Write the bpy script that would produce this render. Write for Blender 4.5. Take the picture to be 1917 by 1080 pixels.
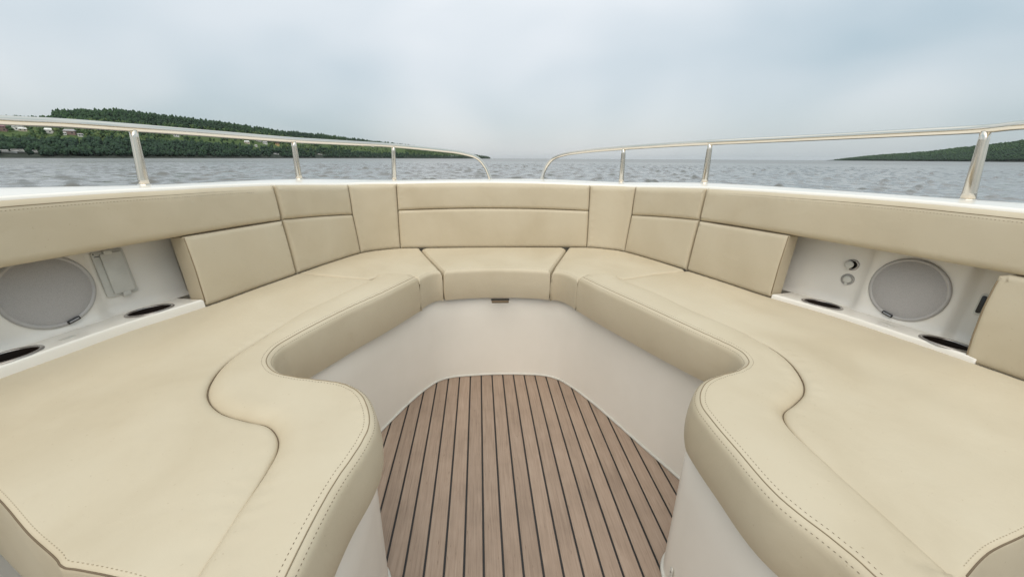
import bpy, math, random
import numpy as np
from mathutils import Matrix, Vector
from mathutils.geometry import delaunay_2d_cdt

random.seed(4); RNG = np.random.default_rng(4)
for o in list(bpy.data.objects): bpy.data.objects.remove(o)
SC = bpy.context.scene; COL = SC.collection
R = math.radians

# ------------------------------------------------------------------ camera
W_PX, H_PX = 1917.0, 1080.0
F_PX = 750.0
HW = 1.75                      # camera above the water
def cam_axes(f, yaw, hy, roll):
    p = math.atan((H_PX/2-hy)*math.cos(roll)/f)
    fw = np.array([math.sin(yaw)*math.cos(p), math.cos(yaw)*math.cos(p), -math.sin(p)])
    r0 = np.array([math.cos(yaw), -math.sin(yaw), 0.0]); u0 = np.cross(r0, fw)
    return r0*math.cos(roll)+u0*math.sin(roll), -r0*math.sin(roll)+u0*math.cos(roll), fw
class Cam:
    def __init__(s, c, hy, roll):
        s.r, s.u, s.fw = cam_axes(F_PX, R(4.834), hy, roll); s.c = np.array(c, float)
    def ray(s, x, y): return s.fw*F_PX + s.r*(x-W_PX/2) + s.u*(H_PX/2-y)
    def atz(s, x, y, z):
        d = s.ray(x, y); return s.c + d*((z-s.c[2])/d[2])
    def aty(s, x, y, Y):
        d = s.ray(x, y); return s.c + d*((Y-s.c[1])/d[1])
    def proj(s, P):
        v = np.asarray(P, float)-s.c; z = v@s.fw
        return np.array([W_PX/2+F_PX*(v@s.r)/z, H_PX/2-F_PX*(v@s.u)/z])
CB = Cam((-.0705, 0, .9), 271.9, R(.907))                 # camera in the boat's own frame (deck z = 0)
CW = Cam((0, 0, HW), 297.0, math.atan(11/1917))           # camera in the world (water z = 0)
RB = np.stack([CB.r, CB.u, CB.fw], 1); RW = np.stack([CW.r, CW.u, CW.fw], 1)
RM = RW @ RB.T                                            # boat frame -> world: bow rides a little high
def boat2world(p): return CW.c + RM @ (np.asarray(p, float)-CB.c)
BOAT_ROT = Matrix(RM.tolist())

cd = bpy.data.cameras.new('camera'); cam = bpy.data.objects.new('camera', cd); COL.objects.link(cam)
cd.sensor_width = 36; cd.lens = F_PX/W_PX*36; cd.clip_start = .02; cd.clip_end = 60000
m = Matrix((np.stack([CW.r, CW.u, -CW.fw], 1)).tolist()).to_4x4(); m.translation = Vector(CW.c); cam.matrix_world = m
SC.camera = cam
SC.render.engine = 'CYCLES'
SC.cycles.max_bounces = 14; SC.cycles.diffuse_bounces = 10; SC.cycles.glossy_bounces = 6
SC.view_settings.view_transform = 'Standard'; SC.view_settings.look = 'None'
SC.view_settings.gamma = 1; SC.view_settings.exposure = 0.41; SC.view_settings.use_curve_mapping = False

# ------------------------------------------------------------------ sky and sun
SUN_EL, SUN_AZ = R(58), R(188)                            # veiled sun behind the camera
wd = bpy.data.worlds.new('World'); SC.world = wd; wd.use_nodes = True
nt = wd.node_tree; nt.nodes.clear()
def N(t, **k):
    n = nt.nodes.new(t)
    for a, b in k.items(): setattr(n, a, b)
    return n
out = N('ShaderNodeOutputWorld'); sky = N('ShaderNodeTexSky', sky_type='NISHITA', sun_disc=False)
sky.sun_elevation = SUN_EL; sky.sun_rotation = SUN_AZ; sky.air_density = 1.0; sky.dust_density = 2.0; sky.ozone_density = 1.5
b1 = N('ShaderNodeBackground'); b1.inputs[1].default_value = .09; nt.links.new(sky.outputs[0], b1.inputs[0])
tc = N('ShaderNodeTexCoord'); mp = N('ShaderNodeMapping'); mp.inputs['Scale'].default_value = (.8, .8, 1.5); mp.inputs['Location'].default_value = (3.41, -2.56, 2.27)
nz = N('ShaderNodeTexNoise'); nz.inputs['Scale'].default_value = 1.5; nz.inputs['Detail'].default_value = 3.5; nz.inputs['Roughness'].default_value = .45; nz.inputs['Distortion'].default_value = .3
rp = N('ShaderNodeValToRGB'); rp.color_ramp.elements[0].position = .38; rp.color_ramp.elements[0].color = (.34, .435, .48, 1)
rp.color_ramp.elements[1].position = .63; rp.color_ramp.elements[1].color = (.71, .725, .73, 1)
b2 = N('ShaderNodeBackground'); sz_ = N('ShaderNodeSeparateXYZ'); zr_ = N('ShaderNodeMapRange'); zr_.inputs[1].default_value = 0; zr_.inputs[2].default_value = 1; zr_.inputs[3].default_value = .88; zr_.inputs[4].default_value = 1.7   # overcast sky, brighter towards the zenith
mx = N('ShaderNodeMixShader'); mx.inputs[0].default_value = .78
L = nt.links.new
L(tc.outputs['Generated'], mp.inputs[0]); L(mp.outputs[0], nz.inputs[0]); L(nz.outputs[0], rp.inputs[0]); L(rp.outputs[0], b2.inputs[0])
L(tc.outputs['Generated'], sz_.inputs[0]); L(sz_.outputs[2], zr_.inputs[0]); L(zr_.outputs[0], b2.inputs[1]); L(b1.outputs[0], mx.inputs[1]); L(b2.outputs[0], mx.inputs[2]); L(mx.outputs[0], out.inputs[0])
sd = bpy.data.lights.new('sun', 'SUN'); sd.energy = 1.4; sd.angle = R(70); sd.color = (1, .91, .78)
so = bpy.data.objects.new('sun', sd); COL.objects.link(so); so.location = (0, 0, 60)
dirv = Vector((math.sin(SUN_AZ)*math.cos(SUN_EL), math.cos(SUN_AZ)*math.cos(SUN_EL), math.sin(SUN_EL)))
so.rotation_euler = dirv.to_track_quat('Z', 'Y').to_euler()

# ------------------------------------------------------------------ materials
def new_mat(name):
    mt = bpy.data.materials.new(name); mt.use_nodes = True; t = mt.node_tree
    return mt, t, t.nodes['Principled BSDF']
def node(t, ty, **k):
    n = t.nodes.new(ty)
    for a, b in k.items(): setattr(n, a, b)
    return n
def noise(t, scale, detail=3, rough=.5, vec=None, dist=0):
    n = node(t, 'ShaderNodeTexNoise'); n.inputs['Scale'].default_value = scale; n.inputs['Detail'].default_value = detail
    n.inputs['Roughness'].default_value = rough; n.inputs['Distortion'].default_value = dist
    if vec: t.links.new(vec, n.inputs['Vector'])
    return n
def ramp(t, fac, stops):
    n = node(t, 'ShaderNodeValToRGB'); e = n.color_ramp.elements
    while len(e) < len(stops): e.new(.5)
    for k, (p, c) in enumerate(stops): e[k].position = p; e[k].color = (*c, 1)
    t.links.new(fac, n.inputs[0]); return n
def bump(t, bs, h, strength, dist, prev=None):
    n = node(t, 'ShaderNodeBump'); n.inputs['Strength'].default_value = strength; n.inputs['Distance'].default_value = dist
    t.links.new(h, n.inputs['Height'])
    if prev: t.links.new(prev.outputs[0], n.inputs['Normal'])
    t.links.new(n.outputs[0], bs.inputs['Normal']); return n
def objc(t): return node(t, 'ShaderNodeTexCoord').outputs['Object']

def m_vinyl():
    mt, t, b = new_mat('vinyl'); c = objc(t)
    n1 = noise(t, 3.2, 4, .55, c, .4); r1 = ramp(t, n1.outputs[0], [(.28, (.480, .405, .283)), (.5, (.532, .458, .332)), (.74, (.565, .496, .370))])
    n2 = noise(t, 26, 5, .7, c, .6)
    r2 = ramp(t, n2.outputs[0], [(.62, (1, 1, 1)), (.80, (.86, .82, .74))])
    mu = node(t, 'ShaderNodeMix', data_type='RGBA', blend_type='MULTIPLY'); mu.inputs[0].default_value = .32
    t.links.new(r1.outputs[0], mu.inputs[6]); t.links.new(r2.outputs[0], mu.inputs[7])
    n5 = noise(t, 210, 1, .5, c); r5 = ramp(t, n5.outputs[0], [(.755, (1, 1, 1)), (.78, (.62, .55, .45))])
    mu2 = node(t, 'ShaderNodeMix', data_type='RGBA', blend_type='MULTIPLY'); mu2.inputs[0].default_value = .35
    t.links.new(mu.outputs[2], mu2.inputs[6]); t.links.new(r5.outputs[0], mu2.inputs[7]); t.links.new(mu2.outputs[2], b.inputs['Base Color'])
    rr = node(t, 'ShaderNodeMapRange'); rr.inputs[3].default_value = .40; rr.inputs[4].default_value = .58
    t.links.new(n1.outputs[0], rr.inputs[0]); t.links.new(rr.outputs[0], b.inputs['Roughness'])
    b.inputs['Specular IOR Level'].default_value = .35
    v = node(t, 'ShaderNodeTexVoronoi'); v.inputs['Scale'].default_value = 900; t.links.new(c, v.inputs['Vector'])
    p1 = bump(t, b, v.outputs['Distance'], .06, .0006)
    n3 = noise(t, 9, 3, .5, c, .8); p2 = bump(t, b, n3.outputs[0], .22, .010, p1); n6 = noise(t, 42, 4, .6, c, 1.2); p3 = bump(t, b, n6.outputs[0], .10, .003, p2)
    return mt
def m_gel():
    mt, t, b = new_mat('gelcoat'); c = objc(t)
    n1 = noise(t, 5, 4, .6, c); r1 = ramp(t, n1.outputs[0], [(.3, (.80, .76, .685)), (.7, (.835, .795, .725))]); t.links.new(r1.outputs[0], b.inputs['Base Color'])
    n2 = noise(t, 30, 3, .6, c); rr = node(t, 'ShaderNodeMapRange'); rr.inputs[3].default_value = .14; rr.inputs[4].default_value = .22
    t.links.new(n2.outputs[0], rr.inputs[0]); t.links.new(rr.outputs[0], b.inputs['Roughness'])
    n3 = noise(t, 6, 2, .5, c); bump(t, b, n3.outputs[0], .05, .01)
    return mt
def m_teak():
    mt, t, b = new_mat('teak'); c = objc(t)
    oi = node(t, 'ShaderNodeObjectInfo'); ad = node(t, 'ShaderNodeVectorMath', operation='ADD')
    sc = node(t, 'ShaderNodeVectorMath', operation='SCALE'); cx = node(t, 'ShaderNodeCombineXYZ')
    for k in range(3): t.links.new(oi.outputs['Random'], cx.inputs[k])
    t.links.new(cx.outputs[0], sc.inputs[0]); sc.inputs['Scale'].default_value = 13
    t.links.new(c, ad.inputs[0]); t.links.new(sc.outputs[0], ad.inputs[1])
    mp = node(t, 'ShaderNodeMapping'); mp.inputs['Scale'].default_value = (60, 2.2, 20); t.links.new(ad.outputs[0], mp.inputs[0])
    n1 = noise(t, 4, 5, .65, mp.outputs[0], .5)
    r1 = ramp(t, n1.outputs[0], [(.25, (.26, .190, .142)), (.5, (.34, .254, .194)), (.75, (.40, .308, .242))])
    n2 = noise(t, 7, 3, .6, ad.outputs[0]); r2 = ramp(t, n2.outputs[0], [(.28, (.84, .83, .82)), (.5, (.99, .98, .97)), (.72, (1.08, 1.08, 1.08))])
    mu = node(t, 'ShaderNodeMix', data_type='RGBA', blend_type='MULTIPLY'); mu.inputs[0].default_value = 1
    t.links.new(r1.outputs[0], mu.inputs[6]); t.links.new(r2.outputs[0], mu.inputs[7])
    hv = node(t, 'ShaderNodeHueSaturation'); mr = node(t, 'ShaderNodeMapRange'); mr.inputs[3].default_value = .89; mr.inputs[4].default_value = 1.08
    t.links.new(oi.outputs['Random'], mr.inputs[0]); t.links.new(mr.outputs[0], hv.inputs['Value']); t.links.new(mu.outputs[2], hv.inputs['Color'])
    mp2 = node(t, 'ShaderNodeMapping'); mp2.inputs['Scale'].default_value = (260, 26, 60); t.links.new(ad.outputs[0], mp2.inputs[0])
    n4 = noise(t, 1.6, 2, .5, mp2.outputs[0]); r4 = ramp(t, n4.outputs[0], [(.68, (1, 1, 1)), (.77, (.55, .48, .42))])
    mu3 = node(t, 'ShaderNodeMix', data_type='RGBA', blend_type='MULTIPLY'); mu3.inputs[0].default_value = .75
    t.links.new(hv.outputs[0], mu3.inputs[6]); t.links.new(r4.outputs[0], mu3.inputs[7]); t.links.new(mu3.outputs[2], b.inputs['Base Color'])
    b.inputs['Roughness'].default_value = .62; b.inputs['Specular IOR Level'].default_value = .3
    bump(t, b, n1.outputs[0], .25, .0012)
    return mt
def m_plain(name, col, rough=.5, metal=0, spec=.5, var=.08, scale=20):
    mt, t, b = new_mat(name); n1 = noise(t, scale, 3, .6, objc(t))
    lo = tuple(x*(1-var) for x in col); hi = tuple(min(1, x*(1+var)) for x in col)
    r1 = ramp(t, n1.outputs[0], [(.3, lo), (.7, hi)]); t.links.new(r1.outputs[0], b.inputs['Base Color'])
    b.inputs['Roughness'].default_value = rough; b.inputs['Metallic'].default_value = metal; b.inputs['Specular IOR Level'].default_value = spec
    return mt
def m_steel():
    mt, t, b = new_mat('polished_steel'); c = objc(t)
    b.inputs['Metallic'].default_value = 1; b.inputs['Base Color'].default_value = (.75, .69, .60, 1)
    n = noise(t, 12, 3, .6, c); rr = node(t, 'ShaderNodeMapRange'); rr.inputs[3].default_value = .07; rr.inputs[4].default_value = .17
    t.links.new(n.outputs[0], rr.inputs[0]); t.links.new(rr.outputs[0], b.inputs['Roughness']); return mt
def m_grille():
    mt, t, b = new_mat('speaker_mesh'); c = objc(t)
    v = node(t, 'ShaderNodeTexVoronoi'); v.inputs['Scale'].default_value = 750; t.links.new(c, v.inputs['Vector'])
    r = ramp(t, v.outputs['Distance'], [(.15, (.31, .295, .285)), (.5, (.42, .40, .385))]); t.links.new(r.outputs[0], b.inputs['Base Color'])
    b.inputs['Roughness'].default_value = .6; bump(t, b, v.outputs['Distance'], .3, .0008); return mt
def m_water():
    mt, t, b = new_mat('sea_water'); c = objc(t)
    b.inputs['Base Color'].default_value = (.155, .152, .138, 1); b.inputs['IOR'].default_value = 1.333; ln_ = node(t, 'ShaderNodeVectorMath', operation='LENGTH'); t.links.new(c, ln_.inputs[0])
    rg = node(t, 'ShaderNodeMapRange'); rg.inputs[1].default_value = 30; rg.inputs[2].default_value = 320; rg.inputs[3].default_value = .08; rg.inputs[4].default_value = .28   # waves too small to mesh far out
    t.links.new(ln_.outputs['Value'], rg.inputs[0]); t.links.new(rg.outputs[0], b.inputs['Roughness'])
    mp = node(t, 'ShaderNodeMapping'); mp.inputs['Scale'].default_value = (1, 1.5, 1); mp.inputs['Rotation'].default_value = (0, 0, .35); t.links.new(c, mp.inputs[0])
    n1 = noise(t, 2.4, 4, .6, mp.outputs[0], .3); p1 = bump(t, b, n1.outputs[0], .24, .05)
    return mt
def m_tree():
    mt, t, b = new_mat('foliage'); a = node(t, 'ShaderNodeAttribute', attribute_name='tint')
    r = ramp(t, a.outputs['Fac'], [(0, (.030, .052, .040)), (.45, (.045, .085, .042)), (.8, (.082, .125, .050)), (1, (.12, .155, .065))])
    n = noise(t, .9, 3, .7, objc(t)); r2 = ramp(t, n.outputs[0], [(.3, (.55, .55, .55)), (.7, (1.3, 1.3, 1.2))])
    mu = node(t, 'ShaderNodeMix', data_type='RGBA', blend_type='MULTIPLY'); mu.inputs[0].default_value = 1
    t.links.new(r.outputs[0], mu.inputs[6]); t.links.new(r2.outputs[0], mu.inputs[7]); t.links.new(mu.outputs[2], b.inputs['Base Color'])
    b.inputs['Roughness'].default_value = .85; b.inputs['Specular IOR Level'].default_value = .1; return mt
def m_land(name, bank_top):
    mt, t, b = new_mat(name); c = objc(t); sx = node(t, 'ShaderNodeSeparateXYZ'); t.links.new(c, sx.inputs[0])
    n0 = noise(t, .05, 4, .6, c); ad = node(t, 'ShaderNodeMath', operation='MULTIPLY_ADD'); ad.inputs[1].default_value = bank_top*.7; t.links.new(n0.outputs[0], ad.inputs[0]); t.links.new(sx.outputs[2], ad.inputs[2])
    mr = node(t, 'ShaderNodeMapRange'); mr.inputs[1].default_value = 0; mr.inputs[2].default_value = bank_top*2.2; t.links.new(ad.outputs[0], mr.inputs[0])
    rb = ramp(t, mr.outputs[0], [(.07, (.085, .075, .065)), (.13, (.045, .050, .048)), (.50, (.045, .060, .045)), (.62, (.075, .110, .045))])  # dark lower stops put the shade of the steep bank into the colour
    n = noise(t, .11, 5, .65, c); r2 = ramp(t, n.outputs[0], [(.3, (.6, .65, .6)), (.7, (1.35, 1.3, 1.15))])
    mu = node(t, 'ShaderNodeMix', data_type='RGBA', blend_type='MULTIPLY'); mu.inputs[0].default_value = 1
    t.links.new(rb.outputs[0], mu.inputs[6]); t.links.new(r2.outputs[0], mu.inputs[7]); t.links.new(mu.outputs[2], b.inputs['Base Color'])
    b.inputs['Roughness'].default_value = .95; b.inputs['Specular IOR Level'].default_value = .05; return mt
MV, MG, MT, MS, MGR = m_vinyl(), m_gel(), m_teak(), m_steel(), m_grille()
M_CAULK = m_plain('caulk', (.012, .010, .009), .55); M_THREAD_SHADE = m_plain('thread_crease_shade', (.17, .128, .085), .8, spec=.1)  # stitching brown, also the colour of cords that stand for crease shade
M_SEAM = m_plain('seam_shadow_cord', (.26, .205, .135), .85, spec=.1)
M_BLACK = m_plain('black_plastic', (.012, .011, .010), .35); M_CUP = m_plain('cup_liner', (.016, .009, .006), .6, spec=.2)
M_RING = m_plain('cup_rim', (.38, .35, .325), .25, metal=.6); M_WPL = m_plain('white_plastic', (.60, .585, .53), .4)
M_GPL = m_plain('grey_plastic', (.34, .325, .30), .4); M_FRAME = m_plain('speaker_ring', (.44, .42, .40), .4)
M_TONE = m_plain('matching_thread', (.40, .335, .235), .8, spec=.1)
M_SIL = m_plain('silver_print', (.35, .35, .36), .3, metal=.5)

# ------------------------------------------------------------------ scene helpers
def link_mesh(name, V, F, mat, smooth=True, parent=None):
    me = bpy.data.meshes.new(name); me.from_pydata([tuple(map(float, v)) for v in V], [], [tuple(map(int, f)) for f in F]); me.update()
    if smooth: me.polygons.foreach_set('use_smooth', [True]*len(me.polygons))
    me.materials.append(mat); o = bpy.data.objects.new(name, me); COL.objects.link(o)
    if parent: o.parent = parent
    return o
def tag(o, label=None, cat=None, group=None, kind=None):
    if label: o['label'] = label
    if cat: o['category'] = cat
    if group: o['group'] = group
    if kind: o['kind'] = kind
    return o
class Boat:                                # a thing (Empty) of the boat: parts come in boat coordinates
    def __init__(s, name, base, label, cat, group=None, kind=None):
        s.base = np.asarray(base, float); e = bpy.data.objects.new(name, None); COL.objects.link(e); s.o = e
        e.empty_display_size = .05; e.rotation_euler = BOAT_ROT.to_euler(); e.location = Vector(boat2world(base)); tag(e, label, cat, group, kind)
    def add(s, name, VF, mat, smooth=True, parent=None, kind=None, label=None):
        V, F = VF; o = link_mesh(name, np.asarray(V, float)-s.base, F, mat, smooth, parent or s.o); tag(o, label=label, kind=kind); return o
def weld_auto(o, ang=40):
    o.data.set_sharp_from_angle(angle=R(ang)); return o

# ------------------------------------------------------------------ geometry helpers (numpy)
def catmull(P, n=12, closed=False):
    P = np.array(P, float)
    Q = np.vstack([P[-1], P, P[0], P[1]]) if closed else np.vstack([2*P[0]-P[1], P, 2*P[-1]-P[-2]])
    out = []
    for i in range(1, len(Q)-2):
        p0, p1, p2, p3 = Q[i-1:i+3]
        k = lambda a, b: max(np.linalg.norm(b-a), 1e-9)**.5
        t0 = 0; t1 = k(p0, p1); t2 = t1+k(p1, p2); t3 = t2+k(p2, p3)
        for t in np.linspace(t1, t2, n, endpoint=False):
            A1 = ((t1-t)*p0+(t-t0)*p1)/(t1-t0); A2 = ((t2-t)*p1+(t-t1)*p2)/(t2-t1); A3 = ((t3-t)*p2+(t-t2)*p3)/(t3-t2)
            B1 = ((t2-t)*A1+(t-t0)*A2)/(t2-t0); B2 = ((t3-t)*A2+(t-t1)*A3)/(t3-t1)
            out.append(((t2-t)*B1+(t-t1)*B2)/(t2-t1))
    if not closed: out.append(Q[-2])
    return np.array(out)
def resample(P, step, closed=False, attr=None):
    P = np.asarray(P, float)
    if closed: P = np.vstack([P, P[:1]])
    d = np.r_[0, np.cumsum(np.linalg.norm(np.diff(P, axis=0), axis=1))]; n = max(2, int(round(d[-1]/step)))
    t = np.linspace(0, d[-1], n+1)
    if closed: t = t[:-1]
    Q = np.stack([np.interp(t, d, P[:, k]) for k in range(P.shape[1])], 1)
    return Q
def tube(P, r, n=10, cap=True):
    P = np.asarray(P, float); m = len(P); rr = np.broadcast_to(np.asarray(r, float), (m,))
    T = np.gradient(P, axis=0); T /= np.linalg.norm(T, axis=1)[:, None]+1e-12
    a = np.array([0, 0, 1.0]) if abs(T[0][2]) < .9 else np.array([1.0, 0, 0]); V = []; 
    u = np.cross(T[0], a); u /= np.linalg.norm(u)
    for i in range(m):
        u = u-T[i]*(u@T[i]); u /= np.linalg.norm(u)+1e-12; w = np.cross(T[i], u)
        for k in range(n):
            q = 2*math.pi*k/n; V.append(P[i]+rr[i]*(math.cos(q)*u+math.sin(q)*w))
    F = [(i*n+k, i*n+(k+1) % n, (i+1)*n+(k+1) % n, (i+1)*n+k) for i in range(m-1) for k in range(n)]
    if cap: F += [tuple(range(n))[::-1], tuple((m-1)*n+k for k in range(n))]
    return np.array(V), F
def lathe(prof, O, ex, ey, ez, n=40, cap_end=False):
    V = []; F = []
    for (r, h) in prof:
        for k in range(n):
            q = 2*math.pi*k/n; V.append(O+ex*r*math.cos(q)+ey*r*math.sin(q)+ez*h)
    for i in range(len(prof)-1):
        for k in range(n): F.append((i*n+k, i*n+(k+1) % n, (i+1)*n+(k+1) % n, (i+1)*n+k))
    if cap_end: F.append(tuple((len(prof)-1)*n+k for k in range(n)))
    return np.array(V), F
def rbox(O, ex, ey, ez, hx, hy, hz, b=.002, rc=None, n=5):
    # box with rounded corners in its ex,ey plane, thickness 2*hz along ez, softened edge b
    rc = rc or min(hx, hy)*.2; loops = []
    def loop(ins, h):
        pts = []; a, c, r_ = hx-ins, hy-ins, max(rc-ins, .0003)
        for q, (sx, sy) in enumerate(((1, 1), (-1, 1), (-1, -1), (1, -1))):
            for k in range(n+1):
                an = math.pi/2*(q+k/n); pts.append(O+ex*(sx*(a-r_)+r_*math.cos(an))+ey*(sy*(c-r_)+r_*math.sin(an))+ez*h)
        return pts
    L_ = [loop(b, -hz), loop(0, -hz+b), loop(0, hz-b), loop(b*.3, hz-b*.3), loop(b, hz)]; nn = len(L_[0]); V = [p for l in L_ for p in l]
    F = [(i*nn+k, i*nn+(k+1) % nn, (i+1)*nn+(k+1) % nn, (i+1)*nn+k) for i in range(len(L_)-1) for k in range(nn)]
    F += [tuple(range(nn))[::-1], tuple((len(L_)-1)*nn+k for k in range(nn))]
    return np.array(V), F
def taper(P, r, run=.09):
    d = np.r_[0, np.cumsum(np.linalg.norm(np.diff(P, axis=0), axis=1))]; return r*np.clip(np.minimum(d, d[-1]-d)/run, .06, 1)
def merge(*parts):
    V = []; F = []; o = 0
    for v, f in parts:
        V.append(np.asarray(v)); F += [tuple(i+o for i in q) for q in f]; o += len(v)
    return np.vstack(V), F
def seg_dist(Q, A, B, at):
    # nearest distance of Q (n,2) to segments A-B (m,2) and the interpolated attributes there
    d = B-A; l2 = (d**2).sum(1)+1e-18; D = np.empty(len(Q)); AT = np.empty((len(Q), at[0].shape[1]))
    for i in range(0, len(Q), 1500):
        q = Q[i:i+1500]; t = np.clip(((q[:, None]-A)*d).sum(2)/l2, 0, 1); pr = A+t[..., None]*d
        e = ((q[:, None]-pr)**2).sum(2); j = e.argmin(1); k = np.arange(len(q)); D[i:i+1500] = np.sqrt(e[k, j]); tt = t[k, j][:, None]
        AT[i:i+1500] = at[0][j]*(1-tt)+at[1][j]*tt
    return D, AT
def inside(Q, P):
    x, y = Q[:, 0][:, None], Q[:, 1][:, None]; A = P; B = np.roll(P, -1, 0)
    c = ((A[:, 1] > y) != (B[:, 1] > y)) & (x < (B[:, 0]-A[:, 0])*(y-A[:, 1])/(B[:, 1]-A[:, 1]+1e-18)+A[:, 0])
    return c.sum(1) % 2 == 1
class Pad:
    """padded panel: outline (with edge roll radius r and drop d per vertex) in a 2-D chart, soft top, skirt, mapped to 3-D"""
    def __init__(s, outl, r, d, thick, mapf, h0=None, bulge=0., grid=.028, step=.010, inset=.0, holes=(), wob=.0012, skirt_r=.012, cap=True):
        P = np.asarray(outl, float); at = np.stack([np.broadcast_to(np.asarray(r, float), (len(P),)), np.broadcast_to(np.asarray(d, float), (len(P),)), np.broadcast_to(np.asarray(thick, float), (len(P),)), np.r_[0, np.cumsum(np.hypot(*np.diff(P, axis=0).T))]], 1)
        Q = resample(np.hstack([P, at]), step, True); P = Q[:, :2]; at = Q[:, 2:]
        if (P[:, 0]*np.roll(P[:, 1], -1)-np.roll(P[:, 0], -1)*P[:, 1]).sum() < 0: P = P[::-1].copy(); at = at[::-1].copy()
        if inset: P = P+s.nrm(P)*inset
        s.P, s.at, s.mapf, s.h0 = P, at, mapf, h0 or (lambda q: np.zeros(len(q)))
        s.ph = RNG.uniform(0, 6.28, 6); s.wob = wob
        s.A, s.B = P, np.roll(P, -1, 0); s.atp = (at, np.roll(at, -1, 0))
        n = s.nrm(P); pts = []
        for f in (.05, .16, .34, .58, .84, 1.12):
            q = P+n*(at[:, :1]*f); D, _ = seg_dist(q, s.A, s.B, s.atp); ok = (D > at[:, 0]*f*.93) & inside(q, P); pts.append(q[ok])
        lo, hi = P.min(0), P.max(0); gx, gy = np.meshgrid(np.arange(lo[0], hi[0], grid), np.arange(lo[1], hi[1], grid*.87)); gx[1::2] += grid/2
        q = np.stack([gx.ravel(), gy.ravel()], 1); q = q[inside(q, P)]
        if len(q):
            D, a = seg_dist(q, s.A, s.B, s.atp); pts.append(q[D > a[:, 0]*1.25])
        allp = np.vstack([P]+pts); nb = len(P)
        hv = []
        for (hc, hr) in holes:
            D = np.hypot(*(allp-hc).T); allp = allp[(D > hr*1.08) | (np.arange(len(allp)) < nb)]
        for (hc, hr) in holes:
            m0 = len(allp); hv += [(m0+k, m0+(k+1) % 40) for k in range(40)]
            allp = np.vstack([allp, [hc+hr*np.array([math.cos(q), math.sin(q)]) for q in np.linspace(0, 2*math.pi, 40, endpoint=False)]])
        vv, ee, ff, ov, oe, of = delaunay_2d_cdt([Vector(p) for p in allp], hv, [list(range(nb))], 1, 1e-7)
        V2 = np.array([tuple(p) for p in vv]); 
        F = [tuple(f) for f in ff]
        if holes:
            cen = np.array([V2[list(f)].mean(0) for f in F]); k = np.ones(len(F), bool)
            for (hc, hr) in holes: k &= np.hypot(*(cen-hc).T) > hr*.985
            F = [f for f, q in zip(F, k) if q]
        z = s.height(V2)
        # skirt from the boundary loop down
        bi = [None]*nb
        for i, src in enumerate(ov):
            for q in src:
                if q < nb: bi[q] = i
        ok = all(b is not None for b in bi)
        V3 = [np.c_[V2, z]]; off = len(V2); prev = bi; zt = z[np.array(bi)] if ok else s.height(P)
        if not ok: print('pad boundary lost')
        th = at[:, 2]; nseg = 6
        for k in range(1, nseg+1):
            f = k/nseg; out_ = bulge*math.sin(math.pi*min(f*.92+.04, 1)) - (skirt_r*.12 if k == nseg else 0)
            zz = zt+( -th - zt)*f
            V3.append(np.c_[P-n*out_, zz]); cur = [off+j for j in range(nb)]; off += nb
            for j in range(nb): F.append((prev[j], cur[j], cur[(j+1) % nb], prev[(j+1) % nb]))
            prev = cur
        if cap: F.append(tuple(prev[::-1]))
        s.V = mapf(np.vstack(V3)); s.F = F
    def nrm(s, P):
        T = np.roll(P, -1, 0)-np.roll(P, 1, 0); T /= np.linalg.norm(T, axis=1)[:, None]+1e-12
        return np.stack([-T[:, 1], T[:, 0]], 1)
    def height(s, q):
        D, a = seg_dist(q, s.A, s.B, s.atp); t = np.clip(1-D/np.maximum(a[:, 0], 1e-6), 0, 1)
        w = s.wob*(np.sin(q[:, 0]*23+s.ph[0])*np.sin(q[:, 1]*19+s.ph[1])+.6*np.sin(q[:, 0]*41+q[:, 1]*17+s.ph[2]))*np.clip(D/.05, 0, 1)
        w += .0006*np.sin(a[:, 3]*6.283/.031+1.5*np.sin(a[:, 3]*37+s.ph[3]))*np.exp(-((D-.020)/.013)**2)*(.5+.5*np.sin(a[:, 3]*9+s.ph[4]))   # puckers along the sewn edge
        return s.h0(q)-a[:, 1]*(1-np.sqrt(np.maximum(0, 1-t*t)))+w
    def on(s, q, lift=0.):
        q = np.asarray(q, float); return s.mapf(np.c_[q, s.height(q)+lift])
    def vf(s): return s.V, s.F
def offset_line(P, dist):
    T = np.gradient(P, axis=0); T /= np.linalg.norm(T, axis=1)[:, None]+1e-12
    return P+np.stack([-T[:, 1], T[:, 0]], 1)*dist
def dashes(P3, pitch=.0062, dash=.0042, w=.00048):
    Q = resample(P3, pitch/4); V = []; F = []; nper = 4; o = 0
    for i in range(0, len(Q)-3, nper):
        v, f = tube([Q[i], Q[i]*.5+Q[i+1]*.5, Q[i+1]*.4+Q[i+2]*.6][:3], [w*.6, w, w*.6], 4); V.append(v); F += [tuple(a+o for a in q) for q in f]; o += len(v)
    return np.vstack(V), F
def grid_faces(nu, nv, flip=False):
    F = [(i*nv+j, i*nv+j+1, (i+1)*nv+j+1, (i+1)*nv+j) for i in range(nu-1) for j in range(nv-1)]
    return [f[::-1] for f in F] if flip else F

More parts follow.
